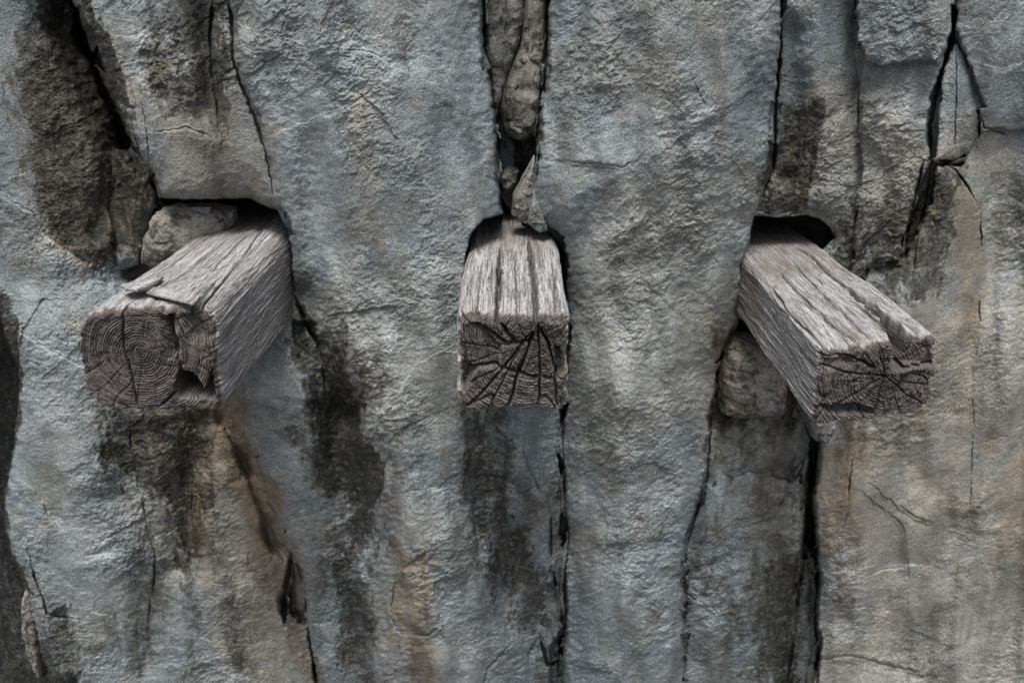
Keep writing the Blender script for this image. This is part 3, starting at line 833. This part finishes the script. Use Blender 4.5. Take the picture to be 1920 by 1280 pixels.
# ------------------------------------------------------------------ beams
def beam(label, xl, xr, zt, zb, ye, radii, pith, grooves, ecracks, seed, eshape=None, tshape=None, length=0.85, warp=(0, -0.035), edge_r=0.010, skew=0.0, rk=1.0, roll=0.0):
    """radii: corner radii top-right, top-left, bottom-left, bottom-right. grooves: checks on top in px.
    ecracks: cracks on the cut end in px. eshape(x,z)->extra depth. tshape(x,y)->extra lift of the top."""
    zt += CZ; zb += CZ
    cx, cz = (xl + xr) / 2, (zt + zb) / 2
    # perimeter
    pts = []; nor = []
    cs = [(xr, zt, radii[0], 0), (xl, zt, radii[1], 90), (xl, zb, radii[2], 180), (xr, zb, radii[3], 270)]
    raw = []
    for (qx, qz, r, a0) in cs:
        sx = -1 if qx == xr else 1; sz = -1 if qz == zt else 1
        for a in np.linspace(a0, a0 + 90, 40):
            ar = math.radians(a)
            raw.append((qx + sx * r + r * math.cos(ar), qz + sz * r + r * math.sin(ar), math.cos(ar), math.sin(ar)))
    raw = np.array(raw); rawc = np.vstack([raw, raw[:1]])
    seg = np.hypot(np.diff(rawc[:, 0]), np.diff(rawc[:, 1])); cum = np.concatenate([[0], np.cumsum(seg)])
    N = 820
    s = np.linspace(0, cum[-1], N, endpoint=False)
    bx, bz, nx, nz = [np.interp(s, cum, rawc[:, i]) for i in range(4)]
    nn = np.hypot(nx, nz); nx /= nn; nz /= nn
    T = 300
    tt = (np.linspace(0, 1, T) ** 1.5) * length
    SX, TT = np.meshgrid(bx, tt); SZ = np.meshgrid(bz, tt)[0]
    NX = np.meshgrid(nx, tt)[0]; NZ = np.meshgrid(nz, tt)[0]
    per = cum[-1]

    def side_disp(X, Z, NXa, NZa, t):
        # grain coordinate around the log from position, so that it is continuous round the corners
        a = X * 1.0 + 0.37 * Z; b = Z * 1.0 - 0.31 * X
        w = 0.0015 * noise(X * 20 + Z * 17, t * 9, seed + 1)
        gr = 0
        for (f, fl, A) in ((60, 2.5, .0012), (150, 6, .0010), (330, 14, .0010), (700, 30, .0006)):
            gr = gr + A * noise((a + w) * f + (b + w) * f * 0.8, t * fl + Z * f * .1, seed + int(f))
        # split fibres: thin, long, lens-shaped
        n1 = noise((a + w) * 95 + (b + w) * 80, t * 2.6, seed + 5)
        n2 = noise((a + w) * 190 - (b - w) * 170, t * 5.0, seed + 6)
        act = sm(-0.1, 0.4, noise(X * 30 + Z * 30, t * 9, seed + 7))
        gr = gr - 0.0030 * np.exp(-(n1 / 0.035) ** 2) * act - 0.0014 * np.exp(-(n2 / 0.05) ** 2) * (1 - act)
        gr = gr + 0.0035 * noise(X * 9 + Z * 7, t * 4, seed + 8)
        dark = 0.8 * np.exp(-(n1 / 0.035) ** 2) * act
        return gr, dark

    D, DK = side_disp(SX, SZ, NX, NZ, TT)
    YY = ye + TT
    topm = sm(0.25, 0.7, NZ)
    for (pl, w, dep) in grooves:
        gxy = np.array([at_top(p[0], p[1], zt) for p in pl])
        jx = SX + 0.0022 * noise(YY * 26, SX * 0 + 1.5, seed + 30) + 0.0008 * noise(YY * 90, SX * 20, seed + 31)
        d_, s_, p_ = pdist(jx * 1000, YY * 1000, gxy * 1000, 40)
        wv = w * (0.65 + 0.7 * np.abs(noise(YY * 30, SX * 0 + dep * 900, seed + 32)))
        wv = wv * (0.35 + 0.8 * p_) if w > 4.5 else wv
        tp = np.clip(p_ * 7, 0.12, 1)
        prof = np.exp(-(d_ / (wv * tp)) ** (2 if w < 5 else 4))
        D = D - dep * tp * prof * topm
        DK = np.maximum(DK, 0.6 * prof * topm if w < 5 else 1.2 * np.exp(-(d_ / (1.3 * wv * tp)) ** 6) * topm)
    LIFT = 0
    if tshape is not None:
        LIFT = tshape(SX, YY) * topm
    D = D + LIFT
    D = D - 0.007 * sm(0.02, 0.55, noise(SX * 38 + 3, SZ * 38 + TT * 20, seed + 90)) * np.exp(-TT / 0.016)
    D = D - 0.0016 * sm(0.0, 0.5, noise(SX * 120, SZ * 150 + TT * 40, seed + 91)) * np.exp(-TT / 0.008)
    # weathered rounding of the rim
    rim = edge_r * (0.55 + 0.9 * np.abs(fbm(SX * 40 + SZ * 55, SX * 0 + 3.3, 3, seed + 40)))
    # ------- end face
    M = 240
    rr = 1 - (np.linspace(0, 1, M) ** 1.15)
    rr[-1] = 0.002
    EX = cx + np.outer(rr, bx - cx); EZ = cz + np.outer(rr, bz - cz)
    pinch = np.outer(rr ** 9, D[0])
    rm0 = rim[0]
    loc = np.hypot(bx - cx, bz - cz)[None, :] * (1 - rr[:, None])      # distance in from the rim

    def end_depth(X, Z):
        dx, dz = X - pith[0], Z - pith[1]
        r = np.hypot(dx, dz); th = np.arctan2(dz, dx)
        rw = r + 0.0035 * fbm(X * 28, Z * 28, 3, seed + 50)
        e = 0.0045 * fbm(X * 30, Z * 30, 4, seed + 51)
        lam = 0.0038
        e = e + 0.0008 * np.sin(2 * np.pi * rw / lam) + 0.0005 * np.sin(2 * np.pi * rw / 0.0031 + 1)
        # blocks between radial checks
        k = (th / (2 * np.pi)) * 34
        f, rn, bd = voro(k + 0.2 * noise(X * 50, Z * 50, seed + 52), rw * 90, seed + 53, 0.8)
        e = e + 0.0020 * rk * f + 0.0020 * rk * np.exp(-(bd / 0.06) ** 2)
        k2 = (th / (2 * np.pi)) * 15
        na = noise(k2, rw * 9, seed + 54)
        e = e + 0.0075 * rk * np.exp(-(na / 0.05) ** 2) * sm(0.008, 0.03, r)
        nr = noise(th * 1.3 + 9, rw * 120, seed + 55)
        e = e + (0.0010 + 0.0012 * rk) * np.exp(-(nr / 0.08) ** 2)
        return e
    E = end_depth(EX, EZ)
    for (pl, w, dep) in ecracks:
        exz = np.array([at(p[0], p[1], ye) for p in pl]); exz[:, 1] -= roll * (exz[:, 0] - cx)
        jx = EX + 0.0011 * noise(EX * 60, EZ * 60, seed + 60); jz = EZ + 0.0011 * noise(EX * 60, EZ * 60, seed + 61)
        d_, s_, p_ = pdist(jx * 1000, jz * 1000, exz * 1000, 40)
        tp = np.clip(np.minimum(p_ + .25, 1.12 - p_) * 5, 0.25, 1)
        E = E + dep * np.exp(-np.abs(d_ / (0.62 * w * tp)) ** 1.6) * tp
    if eshape is not None:
        E = E + eshape(EX, EZ)
    q_ = np.clip(1 - loc / rm0[None, :], 0, 1)
    E = E + rm0[None, :] * (1 - np.sqrt(1 - q_ ** 2 * 0.98))
    Erim = E[0]
    # side rows follow the rim displacement and forget it after a few cm
    fall = np.exp(-TT / np.maximum(0.020, 1.5 * np.abs(Erim))[None, :])
    fallr = np.exp(-(TT / 0.008) ** 1.0)
    SY = YY + Erim[None, :] * fall
    pull = rm0[None, :] * 0.45 * fallr
    ws = 1 + 0 * TT
    dxw = warp[0] * TT; dzw = warp[1] * TT
    sX = SX + NX * (D - pull) + dxw; sZ = SZ + NZ * (D - pull) + dzw
    pinchE = np.outer(rr ** 9, D[0] - pull[0])
    eX = EX + nx[None, :] * pinchE; eZ = EZ + nz[None, :] * pinchE
    eY = ye + E
    sZ = sZ + roll * (sX - cx); eZ = eZ + roll * (eX - cx)
    if skew:
        eY = eY + skew * (eX - cx); sY_add = skew * (sX - cx) * np.exp(-TT / 0.2)
        SY = SY + sY_add
    org = np.array([cx, ye + length / 2, zb])
    root = bpy.data.objects.new('wooden_timber', None)
    sc.collection.objects.link(root); root.location = org
    tag(root, label, 'timber', 'timber beams set in the rock')
    wear = np.zeros(SX.shape + (4,))
    rimn = 0.013 * (0.6 + 1.2 * np.abs(noise(SX * 70 + SZ * 70, TT * 0 + 2, seed + 70)))
    wear[..., 0] = np.exp(-(TT / rimn))
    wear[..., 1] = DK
    wear[..., 2] = sm(0.28, 0.45, TT) * 0.6
    wear[..., 3] = 1
    sco = np.stack([sX, SY, sZ], -1).reshape(-1, 3) - org
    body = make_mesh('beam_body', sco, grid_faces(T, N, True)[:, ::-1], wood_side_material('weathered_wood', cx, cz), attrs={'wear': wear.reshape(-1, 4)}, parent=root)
    eco = np.stack([eX, eY, eZ], -1).reshape(-1, 3)
    eco = np.vstack([eco, [[eX[-1].mean(), eY[-1].mean(), eZ[-1].mean()]]]) - org
    j = np.arange(N); j2 = (j + 1) % N
    tr = np.stack([(M - 1) * N + j, (M - 1) * N + j2, np.full(N, M * N)], -1)
    end = make_mesh('end_grain', eco, grid_faces(M, N, True), wood_end_material('end_grain_wood', *pith), tris=tr, parent=root)
    end['label'] = 'dark brown cut end with rings and drying cracks'
    return root, org, end, body


def poly_e(poly, ye, dep, soft=3.0, jag=2.0, roll=0.0, cx=0.0):
    """extra depth inside a px polygon on the cut end"""
    P = np.array([at(p[0], p[1], ye) for p in poly]) * 1000
    P[:, 1] -= roll * (P[:, 0] - cx * 1000)

    def f(X, Z):
        a = X * 1000 + jag * noise(X * 90, Z * 90, 3); b = Z * 1000 + jag * noise(X * 90, Z * 90, 4)
        return dep * sm(-soft, soft, sdist(a, b, P, 25))
    return f


def sumf(*fs):
    return lambda a, b: sum(f(a, b) for f in fs)


# ---- middle beam
YM = 1.150; ZT = -0.421
pm = at(1000, 640, YM)
beam('middle timber pointing straight out below the narrow top crevice, its end cracked like a fan', -0.0775, 0.0790, ZT, -0.570, YM, (0.014, 0.016, 0.020, 0.014), (pm[0], pm[1]),
     [([(938, 440), (934, 520), (932, 600)], 3.2, 0.020), ([(990, 430), (1002, 520), (1008, 610)], 4.0, 0.026),
      ([(905, 470), (893, 600)], 1.3, 0.006), ([(965, 450), (970, 600)], 1.2, 0.006), ([(1035, 470), (1044, 600)], 1.2, 0.006), ([(936, 484), (937, 500)], 6.0, 0.022), ([(938, 500), (936, 560)], 4.0, 0.012)],
     [([(932, 590), (950, 625), (965, 640)], 3.2, 0.022), ([(1006, 600), (1012, 660), (1013, 700), (1010, 770)], 2.4, 0.020),
      ([(860, 598), (900, 610), (950, 645), (1000, 640)], 3.2, 0.022), ([(855, 645), (900, 652), (940, 660)], 1.6, 0.010),
      ([(850, 705), (880, 692), (930, 685), (940, 690), (975, 700), (1012, 708), (1060, 712)], 2.8, 0.020),
      ([(1000, 625), (985, 670), (970, 705), (962, 740), (950, 772)], 2.8, 0.020), ([(990, 630), (945, 690), (900, 740), (875, 765)], 2.2, 0.014),
      ([(1008, 610), (1030, 650), (1042, 700), (1046, 765)], 3.0, 0.020), ([(985, 640), (960, 680), (935, 730), (915, 770)], 1.4, 0.009),
      ([(970, 590), (975, 620), (990, 640)], 1.4, 0.008)],
     101,
     sumf(poly_e([(856, 690), (895, 690), (880, 712), (868, 735), (850, 735), (846, 690)], YM, 0.035), poly_e([(1040, 650), (1068, 650), (1072, 700), (1045, 710)], YM, 0.028),
          poly_e([(850, 600), (900, 612), (940, 650), (935, 690), (860, 690)], YM, 0.009, 4),
          poly_e([(846, 560), (905, 560), (900, 596), (846, 600)], YM, 0.012, 3), poly_e([(1012, 560), (1080, 560), (1080, 610), (1030, 600)], YM, 0.009, 3)),
     edge_r=0.017)

# ---- left beam
YL = 1.18
xl, _ = at(140, 640, YL); xr, _ = at(402, 640, YL)
pl_ = at(262, 660, YL)


def left_lift(x, y):
    # a sheet of old surface wood survives further back and ends in a ragged line
    P = np.array([at_top(*p, ZT + CZ) for p in [(232, 545), (300, 520), (282, 548), (330, 560), (368, 572), (430, 490), (505, 390), (440, 380), (330, 470)]]) * 1000
    jx = x * 1000 + 1.2 * noise(x * 200, y * 60, 9); jy = y * 1000 + 2.5 * noise(x * 160, y * 60, 10)
    return 0.007 * sm(-0.4, 0.8, sdist(jx, jy, P, 30)) * (1 - sm(0.04, 0.22, y - YL))


root, org, _, _ = beam('broadest timber, leaning out to the left, with a lifted splinter on top', xl, xr, ZT, -0.583, YL, (0.034, 0.060, 0.050, 0.012), (pl_[0], pl_[1]),
     [([(505, 395), (440, 450), (395, 500)], 1.3, 0.008), ([(500, 400), (445, 480), (375, 575)], 1.8, 0.010),
      ([(420, 400), (320, 490), (230, 545)], 1.2, 0.006), ([(470, 400), (400, 460), (300, 545)], 1.1, 0.005), ([(400, 520), (350, 585)], 1.1, 0.006)],
     [([(228, 570), (232, 650), (248, 710), (258, 765)], 1.8, 0.016), ([(310, 590), (322, 640), (335, 690), (345, 710)], 4.0, 0.022),
      ([(345, 700), (330, 735), (300, 762)], 2.6, 0.012), ([(330, 600), (350, 640)], 2.0, 0.012)],
     202,
     sumf(poly_e([(335, 690), (362, 700), (385, 730), (402, 690), (405, 748), (335, 748), (328, 728)], YL, 0.075, 2.0),
          poly_e([(300, 590), (325, 590), (335, 660), (318, 670)], YL, 0.012, 5),
          poly_e([(345, 590), (420, 570), (420, 640), (360, 640)], YL, 0.012, 8)),
     tshape=left_lift, edge_r=0.012, rk=0.3)


def splinter(outline, z, thick, mat, parent, org, tilt=0.0):
    P = np.array([at_top(p[0], p[1], z) for p in outline])
    n = 120
    PP = np.vstack([P, P[:1]]); seg = np.hypot(*np.diff(PP, axis=0).T); cum = np.concatenate([[0], np.cumsum(seg)])
    s = np.linspace(0, cum[-1], n, endpoint=False)
    ox = np.interp(s, cum, PP[:, 0]); oy = np.interp(s, cum, PP[:, 1])
    ox = ox + 0.001 * noise(s * 300, s * 0, 3); oy = oy + 0.0015 * noise(s * 260, s * 0, 4)
    cx, cy = ox.mean(), oy.mean()
    prof = [(0.01, 1), (0.5, 1), (0.9, 1), (0.98, 0.8), (1.0, 0.3), (1.0, -0.3), (0.97, -0.8), (0.9, -1), (0.5, -1), (0.01, -1)]
    rows = []
    for (r, k) in prof:
        x = cx + (ox - cx) * r; y = cy + (oy - cy) * r
        zz = z + k * thick / 2 + 0.0012 * noise(x * 300, y * 20, 5) + tilt * (cy - y)
        rows.append(np.stack([x, y, zz], -1))
    co = np.array(rows).reshape(-1, 3) - org
    q = grid_faces(len(prof), n, True)[:, ::-1]
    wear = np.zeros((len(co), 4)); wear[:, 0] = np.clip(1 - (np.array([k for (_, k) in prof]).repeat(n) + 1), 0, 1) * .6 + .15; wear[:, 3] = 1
    return make_mesh('splinter', co, q[:, ::-1], mat, attrs={'wear': wear}, parent=parent)


WS = bpy.data.materials['weathered_wood']
splinter([(226, 538), (246, 531), (272, 526), (306, 514), (300, 526), (276, 541), (258, 549), (236, 548)], ZT + CZ + 0.010, 0.006, WS, root, org, 0.10)
splinter([(274, 548), (290, 538), (330, 545), (362, 552), (376, 556), (364, 573), (330, 564), (300, 556)], ZT + CZ + 0.007, 0.005, WS, root, org, 0.03)

# ---- right beam
YR = 1.09; ZR = -0.432
xl, _ = at(1536, 700, YR); xr, _ = at(1765, 700, YR)
pr = at(1660, 705, YR)


def right_lift(x, y):
    return -0.010 * sm(0, 0.02, (xl + 0.045) - x) * sm(0.1, -0.02, y - YR - 0.05)


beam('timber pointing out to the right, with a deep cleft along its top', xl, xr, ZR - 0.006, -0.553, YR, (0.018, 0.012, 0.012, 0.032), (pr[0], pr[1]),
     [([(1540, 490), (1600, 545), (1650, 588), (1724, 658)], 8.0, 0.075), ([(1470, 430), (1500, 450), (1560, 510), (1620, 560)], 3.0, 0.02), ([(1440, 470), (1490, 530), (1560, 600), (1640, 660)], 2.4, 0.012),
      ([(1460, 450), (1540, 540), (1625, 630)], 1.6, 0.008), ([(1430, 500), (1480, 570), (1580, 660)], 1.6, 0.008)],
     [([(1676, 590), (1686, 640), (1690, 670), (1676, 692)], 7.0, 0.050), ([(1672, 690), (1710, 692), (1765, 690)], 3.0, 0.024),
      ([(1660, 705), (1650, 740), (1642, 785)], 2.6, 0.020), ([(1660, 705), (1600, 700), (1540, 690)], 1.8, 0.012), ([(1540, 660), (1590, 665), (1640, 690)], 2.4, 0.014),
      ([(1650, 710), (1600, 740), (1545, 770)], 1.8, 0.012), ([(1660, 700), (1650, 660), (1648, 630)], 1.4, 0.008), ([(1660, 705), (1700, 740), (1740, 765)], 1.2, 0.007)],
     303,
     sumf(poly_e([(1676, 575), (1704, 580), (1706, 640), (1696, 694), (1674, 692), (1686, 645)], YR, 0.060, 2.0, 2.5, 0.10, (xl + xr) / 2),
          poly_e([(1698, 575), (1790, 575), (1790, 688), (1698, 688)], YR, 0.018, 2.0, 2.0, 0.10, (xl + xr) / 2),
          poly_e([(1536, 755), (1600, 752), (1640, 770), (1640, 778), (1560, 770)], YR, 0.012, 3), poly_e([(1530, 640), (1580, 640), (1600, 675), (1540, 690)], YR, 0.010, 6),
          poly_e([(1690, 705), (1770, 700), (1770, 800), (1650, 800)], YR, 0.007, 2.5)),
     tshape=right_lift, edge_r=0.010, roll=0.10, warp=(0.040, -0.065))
